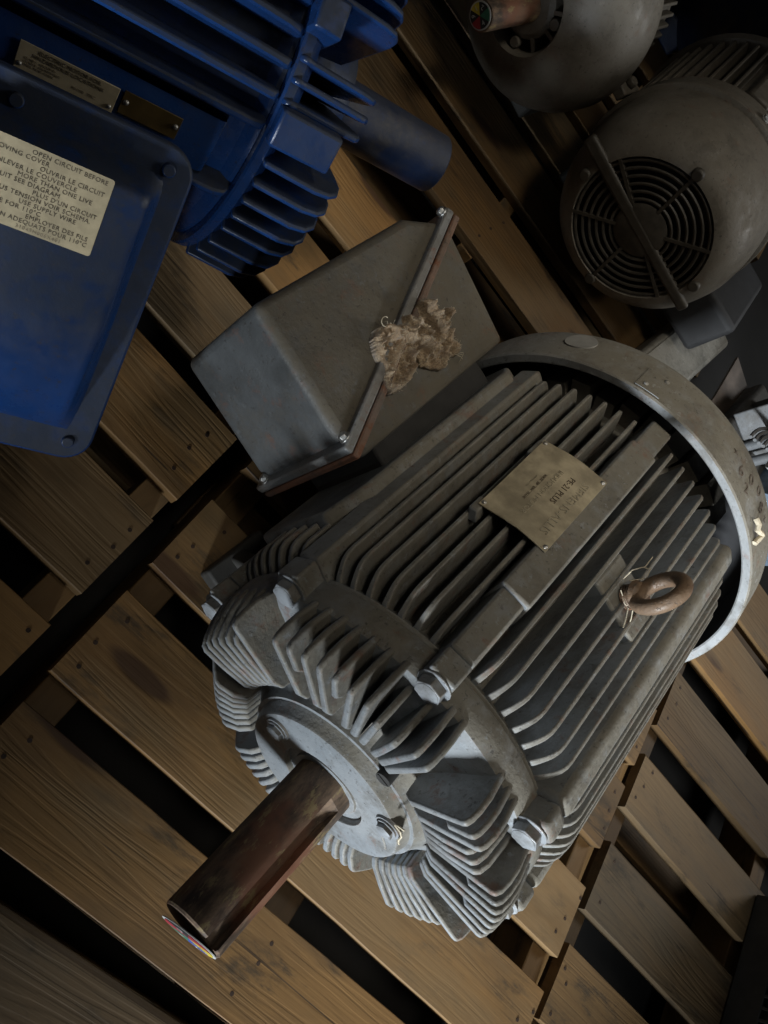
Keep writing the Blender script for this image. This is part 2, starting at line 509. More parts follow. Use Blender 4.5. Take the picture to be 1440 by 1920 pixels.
pallet("wooden_pallet", "weathered wooden pallet in the bottom left corner with a raised grain board", 0.0, .95,
       [(-.30,-.16),(-.128,0.0)], [W3, W3], [(.05,.09),(.82,.86)], rz=rad(2.9), origin=(0.0, 0.0), z=.004, wane={1: .004}) \
    .location = (.02, -.038, .004-.145)

# ------------------------------------------------------------------ the big grey motor
AX = .2286
MOT = empty("electric_motor", (.3303, .0434, 0), -rad(10.21),
            "big grey finned electric motor with rusty keyed shaft, lifting eye and side junction box", 'motor')
AXM = Matrix.Translation((0, 0, AX))

# frame barrel
bm = bmesh.new()
b_rev(bm, [(.232, 0), (.232, .182), (.236, .184), (.241, .1795), (.247, .171), (.596, .171), (.600, .168), (.625, .160), (.66, .15), (.66, 0)], 96)
put("frame", bm, GREY, MOT, AXM)
# frame fins
prof = [(.238, .158), (.2365, .1835), (.2385, .1875), (.2415, .1915), (.2455, .1965), (.250, .2005), (.2555, .2030), (.263, .2040),
        (.583, .2040), (.5885, .2022), (.5905, .1975), (.592, .158)]
FIN = fin_mesh(prof, .0080, .0040, .165, .204)
fin_groups = {-45: range(-3, 4), 0: range(-3, 4), 45: range(-3, 4), 90: range(-3, 4), 135: range(-3, 4), -135: range(-3, 4)}
for c, ks in fin_groups.items():
    for k in ks:
        a = c + k*5.15 + rnd.uniform(-.12, .12)
        put("frame_fin", FIN, GREY, MOT, roty(a, AX), bevel=.0010)
# short fins ahead of the junction-box pad
SFIN = fin_mesh([(.238, .158), (.2365, .1835), (.2385, .1875), (.2415, .1925), (.2455, .1975), (.250, .2015), (.258, .2040), (.285, .2040), (.285, .158)], .0078, .005, .178, .204, "short_fin")
for k in range(-3, 4):
    put("frame_fin", SFIN, GREY, MOT, roty(-90 + k*5.15, AX), bevel=.0016)

# long ribs at the bolt lugs (every 45 degrees)
def rib_mesh(y0, y1, r, hw, hwb, name, bev=None):
    bm = bmesh.new()
    A = [(-hwb, .160), (hwb, .160), (hw, r), (-hw, r)]
    a = [bm.verts.new((x, y0, z)) for x, z in A]; b = [bm.verts.new((x, y1, z)) for x, z in A]
    bm.faces.new(a); bm.faces.new(b[::-1])
    for i in range(4): bm.faces.new((a[i], b[i], b[(i+1)%4], a[(i+1)%4]))
    return finish(bm, name)
RIBF = rib_mesh(.2325, .603, .2065, .0125, .0165, "rib_flat")
LUGF = rib_mesh(.2065, .2315, .2065, .0125, .0165, "lug_flat")
RIBR = rib_mesh(.2325, .603, .2085, .0125, .0150, "rib_round")
LUGR = rib_mesh(.2065, .2315, .2085, .0125, .0150, "lug_round")
def hex_bolt(bm, p, d, r, h):
    d = Vector(d).normalized(); p = Vector(p)
    b_cyl(bm, p, p + d*.0018, r*1.22, None, 20)
    b_cyl(bm, p + d*.0016, p + d*h, r, None, 6)
    b_cyl(bm, p + d*h, p + d*(h+.0012), r*.86, r*.6, 12)
for i in range(8):
    a = -157.5 + 45*i
    roundish = abs(a) < 100 and a > 0
    put("frame_rib", RIBR if roundish else RIBF, GREY, MOT, roty(a, AX), bevel=.0075 if roundish else .003, seg=4 if roundish else 2)
    lug = put("bolt_lug", LUGR if roundish else LUGF, GREY, MOT, roty(a, AX), bevel=.0055 if roundish else .0025, seg=3)
    bm = bmesh.new(); hex_bolt(bm, (0, .2064, .191), (0, -1, 0), .0128, .0105)
    put("bolt", bm, BOLT, lug, Matrix.Rotation(rad(rnd.uniform(0, 60)), 4, (0, 1, 0)) if False else None, bevel=.0010)
# raised pad on the rib that carries the nameplate
put("rib_pad", rib_mesh(.307, .552, .2112, .0155, .0185, "rib_pad"), GREY, MOT, roty(-22.5, AX), bevel=.0026)

# end bell
bm = bmesh.new()
b_rev(bm, [(.2312, 0), (.2312, .1855), (.2285, .1872), (.210, .1868), (.2035, .1835), (.2005, .172), (.1990, .152), (.1965, .130), (.192, .113),
           (.184, .103), (.176, .0965), (.170, .094), (.170, 0)], 96)
put("end_bell", bm, GREY, MOT, AXM)
BF1 = fin_mesh([(.2085, .178), (.2085, .1872), (.198, .1885), (.186, .1905), (.172, .1905), (.162, .1888), (.1565, .1855), (.1560, .181), (.1590, .150), (.1625, .118), (.1680, .108), (.1985, .105), (.2035, .165)], .0078, .0060, .10, .19, "bell_fin")
BF2 = fin_mesh([(.2085, .178), (.2085, .1872), (.198, .1885), (.186, .1905), (.172, .1905), (.162, .1888), (.1565, .1855), (.1560, .181), (.1585, .158), (.166, .150), (.1985, .147), (.2035, .165)], .0078, .0060, .10, .19, "bell_fin_short")
BF3 = fin_mesh([(.2085, .172), (.2085, .1868), (.198, .1865), (.180, .181), (.166, .174), (.1590, .169), (.1570, .163), (.1595, .140), (.1640, .115), (.1690, .107), (.1985, .105), (.2035, .165)], .0078, .0060, .10, .19, "bell_fin_side")
BF4 = fin_mesh([(.2085, .168), (.2085, .1845), (.198, .180), (.180, .166), (.166, .150), (.1590, .141), (.1580, .135), (.1610, .118), (.1690, .107), (.1985, .105), (.2035, .155)], .0078, .0060, .10, .19, "bell_fin_low")
BF5 = fin_mesh([(.2060, .160), (.2060, .1745), (.190, .1750), (.170, .1735), (.1610, .1705), (.1575, .1660), (.1590, .140), (.1625, .118), (.1680, .108), (.1985, .105), (.2025, .150)], .0078, .0060, .10, .19, "bell_fin_under_lug")
bell = []
for c in (-45, -90, -135, 45, 90, 135, 180):
    for k in range(-3, 4):
        bell.append((c + k*4.85, (k + 40) % 3 == 2))
for a in (-15.2, -11.2, 5.2, 9.4, 13.4): bell.append((a, a == 9.4))
for a in (18.0, 22.4, 26.6, -19.6, -26.0):
    put("bell_fin", BF5, GREY, MOT, roty(a, AX), bevel=.0022, seg=3)
for a, short in bell:
    put("bell_fin", (BF4 if abs(a) > 112 else BF3 if abs(a) > 78 else BF2 if short else BF1), GREY, MOT, roty(a, AX), bevel=.0022, seg=3)

# bearing cap with its bolts
bm = bmesh.new()
b_rev(bm, [(.1735, .0), (.1735, .0945), (.1700, .0900), (.1600, .0868), (.1575, .0850), (.1568, .0825), (.1568, .0465), (.1580, .0455), (.1625, .0450), (.1625, .036), (.1600, .0352), (.1600, .0)], 96)
cap = put("bearing_cap", bm, GREY, MOT, AXM)
for a, r in ((27, .0795), (-92, .069), (150, .075)):
    bm = bmesh.new()
    b_cyl(bm, (0, .1575, r), (0, .1545, r), .0135, .0125, 20)
    hex_bolt(bm, (0, .1546, r), (0, -1, 0), .0085, .0055)
    put("cap_bolt", bm, BOLT, cap, Matrix.Rotation(rad(a), 4, 'Y'))
bm = bmesh.new(); b_cyl(bm, (0, .176, .1005), (0, .163, .1005), .0075, None, 14); b_box(bm, -.0062, .0062, .1622, .1632, .0995, .1015)
put("drain_screw", bm, GASKET, cap, Matrix.Rotation(rad(-7), 4, 'Y'))
bm = bmesh.new()
for i in range(2):
    s = -1 if i else 1
b_tube(bm, [(.0655*math.sin(rad(b)) * k, .1566, .0655*math.cos(rad(b)) * k) for b, k in ((34, 1.02), (40, 1.04), (47, 1.08), (54, 1.13), (60, 1.18))], .0016, 6)
put("cap_groove_lip", bm, GREY, cap)

# keyed shaft
def shaft(R, L, key_a, key_w, key_d, key_len, n=56):
    bm = bmesh.new(); ka = math.asin(key_w/2/R)
    angs = []
    for i in range(n+1):
        angs.append(ka + (2*PI-2*ka)*i/n)
    def ring(y, sc, depth):
        vs = []
        for a in angs: vs.append((R*sc*math.sin(a+key_a), R*sc*math.cos(a+key_a)))
        # keyway floor: from the last rim point back to the first
        for sgn in (-1, 1):
            x0, z0 = R*sc*math.sin(sgn*ka), R*sc*math.cos(sgn*ka) - depth
            vs.append((x0*math.cos(key_a) + z0*math.sin(key_a), -x0*math.sin(key_a) + z0*math.cos(key_a)))
        return [bm.verts.new((x, y, z)) for x, z in vs]
    rs = [ring(0, .955, key_d), ring(.0018, 1, key_d), ring(key_len-.022, 1, key_d), ring(key_len-.008, 1, key_d*.55), ring(key_len, 1, .00002), ring(L, 1, .00002)]
    for A, B in zip(rs, rs[1:]):
        m = len(A)
        for i in range(m): bm.faces.new((A[i], A[(i+1)%m], B[(i+1)%m], B[i]))
    bm.faces.new(rs[0][::-1]); bm.faces.new(rs[-1])
    return finish(bm, "shaft", 28)
put("shaft", shaft(.0302, .168, rad(14), .0165, .0085, .146), SHAFT, MOT, AXM)

def sticker(parent, R, M, cols, digits, name="inspection_sticker"):
    bm = bmesh.new(); b_cyl(bm, (0, 0, 0), (0, 0, .0008), R, None, 40)
    s = put(name, bm, WHITEP, parent, M)
    n = len(cols)
    for i, c in enumerate(cols):
        bm = bmesh.new()
        pts = [(0, 0)] + [(R*.9*math.cos(2*PI*(i+k/8)/n), R*.9*math.sin(2*PI*(i+k/8)/n)) for k in range(9)]
        b_prism(bm, pts, .0009, .0013)
        put("sector", bm, c, s)
        if digits[i]:
            a = 2*PI*(i+.5)/n
            put("digit", text_mesh(digits[i], R*.5, .0001), WHITEP, s, frame((-math.sin(a), math.cos(a), 0), (-math.cos(a), -math.sin(a), 0), (R*.6*math.cos(a), R*.6*math.sin(a), .0016)))
    return s
SGREEN = plain("sticker_green", (.03, .16, .10), .5, bump=0)
SRED = plain("sticker_red", (.30, .02, .03), .5, bump=0)
SYEL = plain("sticker_yellow", (.60, .47, .04), .5, bump=0)
SBLK = plain("sticker_black", (.015, .015, .02), .5, bump=0)
SBLU = plain("sticker_blue", (.03, .07, .30), .5, bump=0)
sticker(MOT, .0272, frame(Vector((0, .0, 1)).cross(Vector((.15, -1, .0))), (0, 0, 1), (.0035, -.0035, AX-.003)), [SYEL, SRED, SBLK, SRED, SGREEN, SBLU], ["1", "", "6", "", "4", "2"])

# nameplate
a0, a1, rp = rad(-43.2), rad(-24.0), .2135
p0 = Vector((rp*math.sin(a0), 0, rp*math.cos(a0))); p1 = Vector((rp*math.sin(a1), 0, rp*math.cos(a1)))
tx = (p1-p0); wpl = tx.length; tx.normalize(); npl = Vector((0, 1, 0)).cross(tx) * -1
if npl.z < 0: npl = -npl
bm = bmesh.new(); nx = 12
top = []; bot = []
for i in range(nx+1):
    k = i/nx; sag = .0032*4*k*(1-k)
    for lst, dz in ((top, .0007), (bot, -.0005)):
        lst.append([bm.verts.new(((k-.5)*wpl, yy, sag+dz + (.0004*math.sin(k*9+yy*60)))) for yy in (-.0575, -.0535, -.02, .02, .0535, .0575)])
for L, flip in ((top, False), (bot, True)):
    for i in range(nx):
        for j in range(5):
            f = (L[i][j], L[i+1][j], L[i+1][j+1], L[i][j+1]); bm.faces.new(f[::-1] if flip else f)
for i in range(nx):
    bm.faces.new((top[i][0], bot[i][0], bot[i+1][0], top[i+1][0])); bm.faces.new((top[i][5], top[i+1][5], bot[i+1][5], bot[i][5]))
for j in range(5):
    bm.faces.new((top[0][j], top[0][j+1], bot[0][j+1], bot[0][j])); bm.faces.new((top[nx][j], bot[nx][j], bot[nx][j+1], top[nx][j+1]))
mid = (p0+p1)/2 + Vector((0, .4175, AX))
PLM = frame(tx, (0, 1, 0), mid)
npo = put("nameplate", bm, NAMEPLATE, MOT, PLM)
def rivet(parent, M, r=.0024, name="rivet", mat=None):
    bm = bmesh.new(); b_rev(bm, [(0, r), (r*.45, r*.86), (r*.75, r*.5), (r*.85, 0)], 12)
    return put(name, bm, mat or RIVET, parent, M @ Matrix.Rotation(PI/2, 4, 'X'))
for sx in (-1, 1):
    for sy in (-1, 1):
        rivet(npo, Matrix.Translation((sx*(wpl/2-.003), sy*.0535, .0009)))
def plate_text(body, size, x, y, mat, sp=1.0):
    k = x/wpl + .5; z = .0032*4*k*(1-k) + .0011
    return put("lettering", text_mesh(body, size, .00015, 'CENTER', sp), mat, npo, frame((0, -1, 0), (1, 0, 0), (x, y, z)))
plate_text("SIEMENS-ALLIS", .0118, .0225, -.003, EMBOSS, 1.08)
plate_text("INDUCTION MOTOR", .0072, -.002, -.004, EMBOSS, 1.05)
plate_text("PE-21 PLUS", .0085, .0105, .012, EMBDARK)
plate_text("VOLTS   HP   RPM   FRAME", .0032, -.0105, -.004, EMBDARK, 1.1)
plate_text("MADE IN USA", .0028, -.016, 0, EMBOSS, 1.1)
plate_text("_________________________", .0034, -.0075, -.004, EMBDARK)
bm = bmesh.new(); b_box(bm, -.005, .005, .353, .372, .196, .2120); b_box(bm, -.005, .005, .452, .476, .196, .2120)
put("plate_bracket", bm, GREY, MOT, roty(-43.4, AX), bevel=.002)

# lifting eye
EY = .413
bm = bmesh.new()
b_prism(bm, [(-.034, EY-.024), (.034, EY-.024), (.034, EY+.024), (-.034, EY+.024)], .172, .2005)
put("eye_pad", bm, GREY, MOT, roty(0, AX), bevel=.003)
bm = bmesh.new()
R0, r0 = .0205, .0070
ring = []
pl = Vector((-.06, 1, 0)).normalized()
c = Vector((0, EY, .2005+.008+R0+r0))
b_tube(bm, [c + (pl*math.cos(t)*.92 + Vector((0, 0, 1))*math.sin(t)*1.12)*R0 for t in [2*PI*i/40 for i in range(40)]], r0, 14, True)
b_cyl(bm, (0, EY, .198), (0, EY, .2135), .0105, .0105, 20)
b_cyl(bm, (0, EY, .2130), (0, EY, .2170), .0145, .0120, 24)
for k in range(4): b_tube(bm, [Vector((.0108*math.cos(t), EY+.0108*math.sin(t), .2018+k*.0028)) for t in [2*PI*i/18 for i in range(18)]], .0010, 5, True)
EYEM = paint("worn_galvanised_eye", (.175, .115, .072), (.13, .075, .042), (.13, .082, .046), .8, .5, .95, .5)
put("lifting_eye", bm, EYEM, MOT, AXM)

# junction box on the left flank
JB = empty("junction_box_tmp", (0, 0, 0), 0, None, None)
bpy.data.objects.remove(JB)
S1, S2 = Vector((-.2405, .337)), Vector((-.3735, .6105))
sd = (S2-S1).normalized(); sn = Vector((sd.y, -sd.x))   # towards the motor side
JZ0, JZ1 = .145, .302
cover_pts = [tuple(S1 - sn*.004), tuple(S2 - sn*.004), (-.400, .557), (-.394, .3325), (-.262, .3325)]
base_pts = [tuple(S1 + sn*.004), (-.2265, .346), (-.2345, .597), tuple(S2 + sn*.004)]
bm = bmesh.new(); b_prism(bm, cover_pts, JZ0, JZ1)
jc = put("junction_box_cover", bm, GREYBOX, MOT, bevel=.010, seg=4)
bm = bmesh.new(); b_prism(bm, base_pts, JZ0, JZ1-.0015)
jb = put("junction_box_base", bm, GREYBOX, MOT, bevel=.007, seg=3)
def flange(s, t0, t1, mat, name, par):
    a = S1 - sd*.0085; b = S2 + sd*.0105
    q = [tuple(a + sn*t0), tuple(b + sn*t0), tuple(b + sn*t1), tuple(a + sn*t1)]
    bm = bmesh.new(); b_prism(bm, q, JZ0-.009, JZ1+.0085)
    return put(name, bm, mat, par, bevel=.0022)
FLG = paint("worn_flange_paint", (.21, .225, .235), (.17, .15, .13), (.165, .155, .135), .6, .36, .75, .3, edge=(.33, .33, .32))
flange(1, -.0105, -.0006, FLG, "cover_flange", jc)
flange(1, .0006, .0085, RUSTBOX, "base_flange", jb)
for pt, zz in ((S2 + sd*.003, JZ1+.003), (S1 + sd*.004, JZ1+.003), (S1 - sd*.001, JZ0+.01)):
    bm = bmesh.new()
    q = pt - sn*.0105
    hex_bolt(bm, (q.x, q.y, zz), (-sn.x, -sn.y, 0), .0052, .0055)
    put("flange_bolt", bm, STEEL, jc, bevel=.0005)
bm = bmesh.new(); b_box(bm, -.236, -.160, .372, .560, .162, .286)
put("junction_box_gasket", bm, GASKET, MOT, bevel=.004)
# side pad of the frame behind the box
bm = bmesh.new()
b_prism(bm, [(.286, -.070), (.600, -.070), (.600, .056), (.575, .074), (.330, .074), (.286, .050)], .160, .2065,
        Matrix(((0, 0, -1, 0), (1, 0, 0, 0), (0, 1, 0, AX), (0, 0, 0, 1))))
put("side_pad", bm, GREY, MOT, bevel=.005, seg=3)

# feet
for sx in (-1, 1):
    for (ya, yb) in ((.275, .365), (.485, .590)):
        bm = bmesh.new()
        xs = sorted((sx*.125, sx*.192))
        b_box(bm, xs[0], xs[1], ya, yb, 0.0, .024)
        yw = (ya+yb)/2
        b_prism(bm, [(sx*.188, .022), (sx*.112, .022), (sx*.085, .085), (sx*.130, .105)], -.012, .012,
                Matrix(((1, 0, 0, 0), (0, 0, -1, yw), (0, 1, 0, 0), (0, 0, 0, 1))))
        put("foot", bm, DARKGREY, MOT, bevel=.004)  # near-black colour stands in for the shadow on the foot

# fan cover (a spun cowl over the rear)
bm = bmesh.new()
b_rev(bm, [(.6012, .2168), (.6000, .2185), (.6000, .2262), (.6018, .2278), (.6060, .2280), (.650, .2278), (.663, .2258), (.676, .2190), (.687, .2050), (.694, .185), (.697, .150), (.697, .0),
           ], 128)
bmesh.ops.recalc_face_normals(bm, faces=bm.faces[:])
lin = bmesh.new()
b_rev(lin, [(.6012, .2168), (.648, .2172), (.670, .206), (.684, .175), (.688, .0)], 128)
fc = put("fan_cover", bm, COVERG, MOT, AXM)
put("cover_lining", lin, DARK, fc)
# ragged felt / fan seen in the slot
bm = bmesh.new()
for k in range(9):
    a = -62 + k*9.5
    M = roty(a)
    b_prism(bm, [(-.012, .622), (.012, .618), (.015, .66), (-.010, .665)], .150, .186 + .006*math.sin(k*2.1), M)
put("fan_blades", bm, GREYM, MOT, AXM)
# riveted tag on the cowl
bm = bmesh.new(); b_rev(bm, [(.604, .2284), (.604, .2293), (.640, .2293), (.640, .2284)], 10, -35.8, -28.6)
tg = put("cowl_tag", bm, COVERG, fc)
for a in (-33.6, -29.9):
    rivet(fc, roty(a) @ Matrix.Translation((0, .612 if a < -31 else .634, .2293)), .0030, "tag_rivet", COVERG)
bm = bmesh.new()
b_cyl(bm, (0, .640, .2280), (0, .640, .2296), .0205, None, 28)
for v in bm.verts: v.co.z = v.co.z - (v.co.x**2)/(2*.2284); v.co.x *= .9; v.co.y = .640 + (v.co.y-.640)*.72
put("pale_patch", bm, DUSTPATCH, fc, roty(-56))
for body, a, y, s in (("6", .2, .630, .019), ("0", 4.6, .640, .019), ("0", 9.0, .646, .018), ("8", 13.2, .640, .019), ("2", 4.8, .624, .017), ("z", 17.0, .644, .014), ("x", -4.5, .640, .012)):
    M = roty(a)
    put("handwriting", text_mesh(body, s, .0002), EMBDARK, fc, M @ frame((.85, .5, 0), (-.5, .85, 0), (0, y, .2284)))

# ------------------------------------------------------------------ rag on the junction box
MW = Matrix.Translation((.3303, .0434, 0)) @ Matrix.Rotation(-rad(10.21), 4, 'Z')
OUT = [(-0.3135,0.4236),(-0.3191,0.4324),(-0.3193,0.4429),(-0.3114,0.4628),(-0.3169,0.4705),(-0.3155,0.4781),(-0.3098,0.4878),(-0.3194,0.497),(-0.3201,0.5059),(-0.3116,0.5152),(-0.3013,0.5249),(-0.2956,0.5357),(-0.2879,0.5271),(-0.2798,0.515),(-0.2748,0.5216),(-0.2659,0.525),(-0.2569,0.5241),(-0.2516,0.5152),(-0.2587,0.4959),(-0.2485,0.485),(-0.2548,0.4752),(-0.2638,0.462),(-0.2691,0.4637),(-0.2774,0.4651),(-0.2804,0.4611),(-0.264,0.4473),(-0.2586,0.4281),(-0.2583,0.4152),(-0.2611,0.405),(-0.2697,0.4043),(-0.286,0.4163),(-0.3009,0.4176)]
RIDGES = [([(-0.3134,0.4323),(-0.3005,0.4185),(-0.2821,0.4164),(-0.2646,0.4067),(-0.2607,0.43),(-0.2671,0.4471),(-0.2811,0.4552)], .0165, .0048),
          ([(-0.3139,0.4397),(-0.3085,0.4517),(-0.3005,0.4649)], .0195, .0085),
          ([(-0.3177,0.5008),(-0.302,0.5021),(-0.2874,0.4983),(-0.2777,0.4927)], .027, .0055),
          ([(-0.2959,0.5279),(-0.2784,0.509),(-0.2526,0.4872)], .020, .0042),
          ([(-0.3138,0.4707),(-0.2953,0.4809),(-0.2695,0.4884)], .0175, .0045),
          ([(-0.2634,0.5145),(-0.262,0.516)], .014, .005),
          ([(-0.300,0.456),(-0.289,0.470),(-0.275,0.478)], .019, .0045)]
PITS = [((-.2965,.4775), .014, .0028), ((-0.2843,0.4321), .018, .0055), ((-0.2699,0.4155), .016, .0035), ((-0.286,0.505), .012, .0035), ((-0.3065,0.487), .010, .0030), ((-.270,.498), .010, .003)]
def segd(p, a, b):
    ab = b-a; t = max(0, min(1, (p-a).dot(ab)/max(1e-12, ab.length_squared))); return (p-(a+ab*t)).length
OV = [Vector(p) for p in OUT]
def inside(p):
    c = False; n = len(OV)
    for i in range(n):
        a, b = OV[i], OV[(i+1)%n]
        if (a.y > p.y) != (b.y > p.y) and p.x < (b.x-a.x)*(p.y-a.y)/(b.y-a.y)+a.x: c = not c
    return c
def rag_h(p):
    d = min(segd(p, OV[i], OV[(i+1)%len(OV)]) for i in range(len(OV)))
    h = .0055
    for pts, hh, w in RIDGES:
        pv = [Vector(q) for q in pts]
        dd = min(segd(p, pv[i], pv[i+1]) for i in range(len(pv)-1))
        h = max(h, hh*math.exp(-(dd/w)**2.6*.6))
    for q, dp, w in PITS:
        dd = (p-Vector(q)).length; h -= dp*math.exp(-(dd/w)**2)
    n1 = noise.noise(Vector((p.x*120, p.y*120, 3.1))); n2 = noise.noise(Vector((p.x*420, p.y*420, 9.0))); n3 = noise.noise(Vector((p.x*1100, p.y*1100, 5.0)))
    h += n1*.0042 + n2*.0016 + n3*.0008
    h += .0075*(1-min(1, abs(noise.noise(Vector((p.x*75, p.y*75, 21.3))))*2.6))**2 + .003*(1-min(1, abs(noise.noise(Vector((p.x*190, p.y*190, 2.3))))*2.4))**2 - .0015
    sd_ = abs((p-S1).dot(sn)); h = max(h, .004)
    h = max(h, .012*math.exp(-(sd_/.010)**2))
    return h * (.45 + .55*(1-math.exp(-d/.0035)))
bm = bmesh.new(); st = .0010; grid = {}
x0, x1 = -.3215, -.2465; y0, y1 = .402, .538
nxg, nyg = int((x1-x0)/st), int((y1-y0)/st)
for i in range(nxg+1):
    for j in range(nyg+1):
        p = Vector((x0+i*st, y0+j*st))
        jx = Vector((noise.noise(Vector((p.x*300, p.y*300, 1.7))), noise.noise(Vector((p.x*300, p.y*300, 7.7)))))*.0014
        if inside(p + jx*.8):
            h = rag_h(p); grid[(i, j)] = (bm.verts.new((p.x+jx.x, p.y+jx.y, JZ1+.0005+h)), bm.verts.new((p.x+jx.x, p.y+jx.y, JZ1-.0005)))
def cell(i, j): return all(k in grid for k in ((i, j), (i+1, j), (i+1, j+1), (i, j+1)))
cells = {(i, j) for (i, j) in grid if cell(i, j)}
for (i, j) in cells:
    q = [grid[k] for k in ((i, j), (i+1, j), (i+1, j+1), (i, j+1))]
    bm.faces.new([v[0] for v in q]); bm.faces.new([v[1] for v in q][::-1])
    for (di, dj, a, b) in ((0, -1, 0, 1), (1, 0, 1, 2), (0, 1, 2, 3), (-1, 0, 3, 0)):
        if (i+di, j+dj) not in cells:
            bm.faces.new((q[a][0], q[a][1], q[b][1], q[b][0]))
loose = [v for v in bm.verts if not v.link_faces]
bmesh.ops.delete(bm, geom=loose, context='VERTS')
rag_me = finish(bm, "rag", 180)
rag = put("shop_rag", rag_me, RAG, None, MW)
tag(rag, "crumpled dirty beige terry rag lying on the grey junction box", 'rag')
bm = bmesh.new(); rr = random.Random(5)
ks = list(grid.keys())
for q in range(700):
    i, j = rr.choice(ks); b = grid[(i, j)][0] if False else None
    p = Vector((x0+i*st, y0+j*st)); z = JZ1 + rag_h(p)
    d = Vector((rr.uniform(-1, 1), rr.uniform(-1, 1), rr.uniform(.2, 1.2))).normalized()*rr.uniform(.0015, .0042)
    k = Vector((rr.uniform(-1, 1), rr.uniform(-1, 1), rr.uniform(-.4, .4)))*.0012
    b_tube(bm, [Vector((p.x, p.y, z-.0004)), Vector((p.x, p.y, z)) + d*.55 + k, Vector((p.x, p.y, z)) + d], .00019, 3)
t = [2*PI*i/14 for i in range(12)]
b_tube(bm, [Vector((-.3205 + .0042*math.cos(a+2.0), .4385 + .0058*math.sin(a+2.0), JZ1+.0185+.0015*math.sin(a))) for a in t] + [Vector((-.3145, .4375, JZ1+.016))], .0004, 5)
for s in range(3):
    b_tube(bm, [Vector((-.2535-.001*s, .5165-.004*s, JZ1+.008)), Vector((-.2505+.001*s, .520-.003*s, JZ1+.009)), Vector((-.2475+.001*s, .5195-.0035*s, JZ1+.0035)), Vector((-.2455, .522-.003*s, JZ1+.001))], .00028, 4)
put("loose_fibres", bm, YARN, rag, kind='stuff')

# ------------------------------------------------------------------ bits of yarn
def yarn(label, pts, r, parent=None):
    bm = bmesh.new()
    for P in pts: b_tube(bm, [MW @ Vector(p) for p in P], r, 5)
    o = put("yarn_scrap", bm, YARN); tag(o, label, 'yarn', 'yarn scraps caught on the motor'); return o
yarn("thin pale yarn tangled round the foot of the lifting eye", [
    [(-.016, EY+.006, AX+.203), (-.020, EY+.012, AX+.212), (-.017, EY+.020, AX+.220), (-.021, EY+.028, AX+.226)],
    [(-.012, EY+.008, AX+.206), (-.006, EY+.018, AX+.216), (-.010, EY+.026, AX+.219), (-.016, EY+.022, AX+.214)],
    [(.008, EY-.010, AX+.208), (.014, EY-.014, AX+.205), (.020, EY-.016, AX+.199)],
    [(.004, EY-.011, AX+.206), (.010, EY-.018, AX+.204), (.014, EY-.026, AX+.203)],
    [(-.012, EY-.006, AX+.2045), (0, EY-.0115, AX+.2055), (.0115, EY-.004, AX+.2065), (.010, EY+.008, AX+.2075), (-.004, EY+.0125, AX+.208)]], .00055)
def cyl_pt(a, y, r): return (r*math.sin(rad(a)), y, AX + r*math.cos(rad(a)))
bm = bmesh.new()
path = [cyl_pt(13.0, .618, .2310), cyl_pt(14.6, .616, .2335), cyl_pt(15.6, .612, .2325), cyl_pt(16.6, .6135, .2345), cyl_pt(17.8, .617, .2345), cyl_pt(18.4, .612, .2320), cyl_pt(18.6, .605, .2300)]
b_tube(bm, [MW @ Vector(p) for p in path], .0030, 8)
tag(put("yarn_scrap", bm, YARN), "frayed white yarn knot stuck to the motor's fan cover rim", 'yarn', 'yarn scraps caught on the motor')
yarn("tiny straw coloured yarn curl on the edge of the bearing cap", [
    [(.030, .1545, AX+.088), (.036, .1535, AX+.091), (.043, .1540, AX+.086), (.047, .1535, AX+.079), (.052, .154, AX+.074), (.055, .1555, AX+.071)],
    [(.030, .1545, AX+.088), (.029, .1535, AX+.094), (.034, .1540, AX+.098)]], .0009)

# ------------------------------------------------------------------ blue motor
BH = 35.0
BD = Vector((-math.cos(rad(BH)), -math.sin(rad(BH)), 0))
BAX = .25
BLU = empty("electric_motor", (.018, .818, 0), math.atan2(-BD.x, BD.y),
            "bright blue finned electric motor with tan warning label on its terminal box", 'motor')
BM = Matrix.Translation((0, 0, BAX))
bm = bmesh.new()
b_rev(bm, [(.260, 0), (.260, .188), (.264, .188), (.272, .182), (.74, .182), (.78, .15), (.78, 0)], 80)
put("frame", bm, BLUE, BLU, BM)
FB = fin_mesh([(.2615, .172), (.2615, .196), (.2655, .2025), (.276, .2055), (.74, .206), (.745, .172)], .012, .0065, .18, .208, "frame_fin")
for a in (-79, -58, -50.5, -43, -35.5, -28, -5, 3, 11, 34, 42, 50, 58):
    put("frame_fin", FB, BLUE, BLU, roty(a, BAX), bevel=.002)
# smooth strip that carries the rating plates
bm = bmesh.new()
b_rev(bm, [(.29, .15), (.29, .196), (.295, .1985), (.72, .1985), (.72, .15)], 10, -76.5, -61.5)
strip = put("plate_strip", bm, BLUE, BLU, BM, bevel=.002)
def blue_plate(mat, a, y, w, hgt, name):
    M = BM @ roty(a) @ frame((0, -1, 0), (1, 0, 0), (0, y, .2000))
    bm = bmesh.new(); b_prism(bm, [(-w/2, -hgt/2), (w/2, -hgt/2), (w/2, hgt/2), (-w/2, hgt/2)], -.0006, .0006)
    o = put(name, bm, mat, BLU, M, bevel=.0004)
    return o
pl1 = blue_plate(TANLABEL, -68.6, .412, .074, .022, "rating_plate")
put("lettering", text_mesh("ELECTRIC MOTOR FOR\nHAZARDOUS LOCATIONS", .0044, .0001, 'CENTER', 1.0, .95), INK, pl1, Matrix.Translation((.000, .0055, .0009)))
put("lettering", text_mesh("CLASS I   GROUP D\nCLASS II  GROUPS F&G\nOPER. TEMP. CODE", .0026, .0001, 'LEFT', 1.0, 1.0), FADED, pl1, Matrix.Translation((-.031, -.003, .0009)))
put("lettering", text_mesh("M-118   T3C", .0034, .0001), FADED, pl1, Matrix.Translation((.014, -.0055, .0009)))
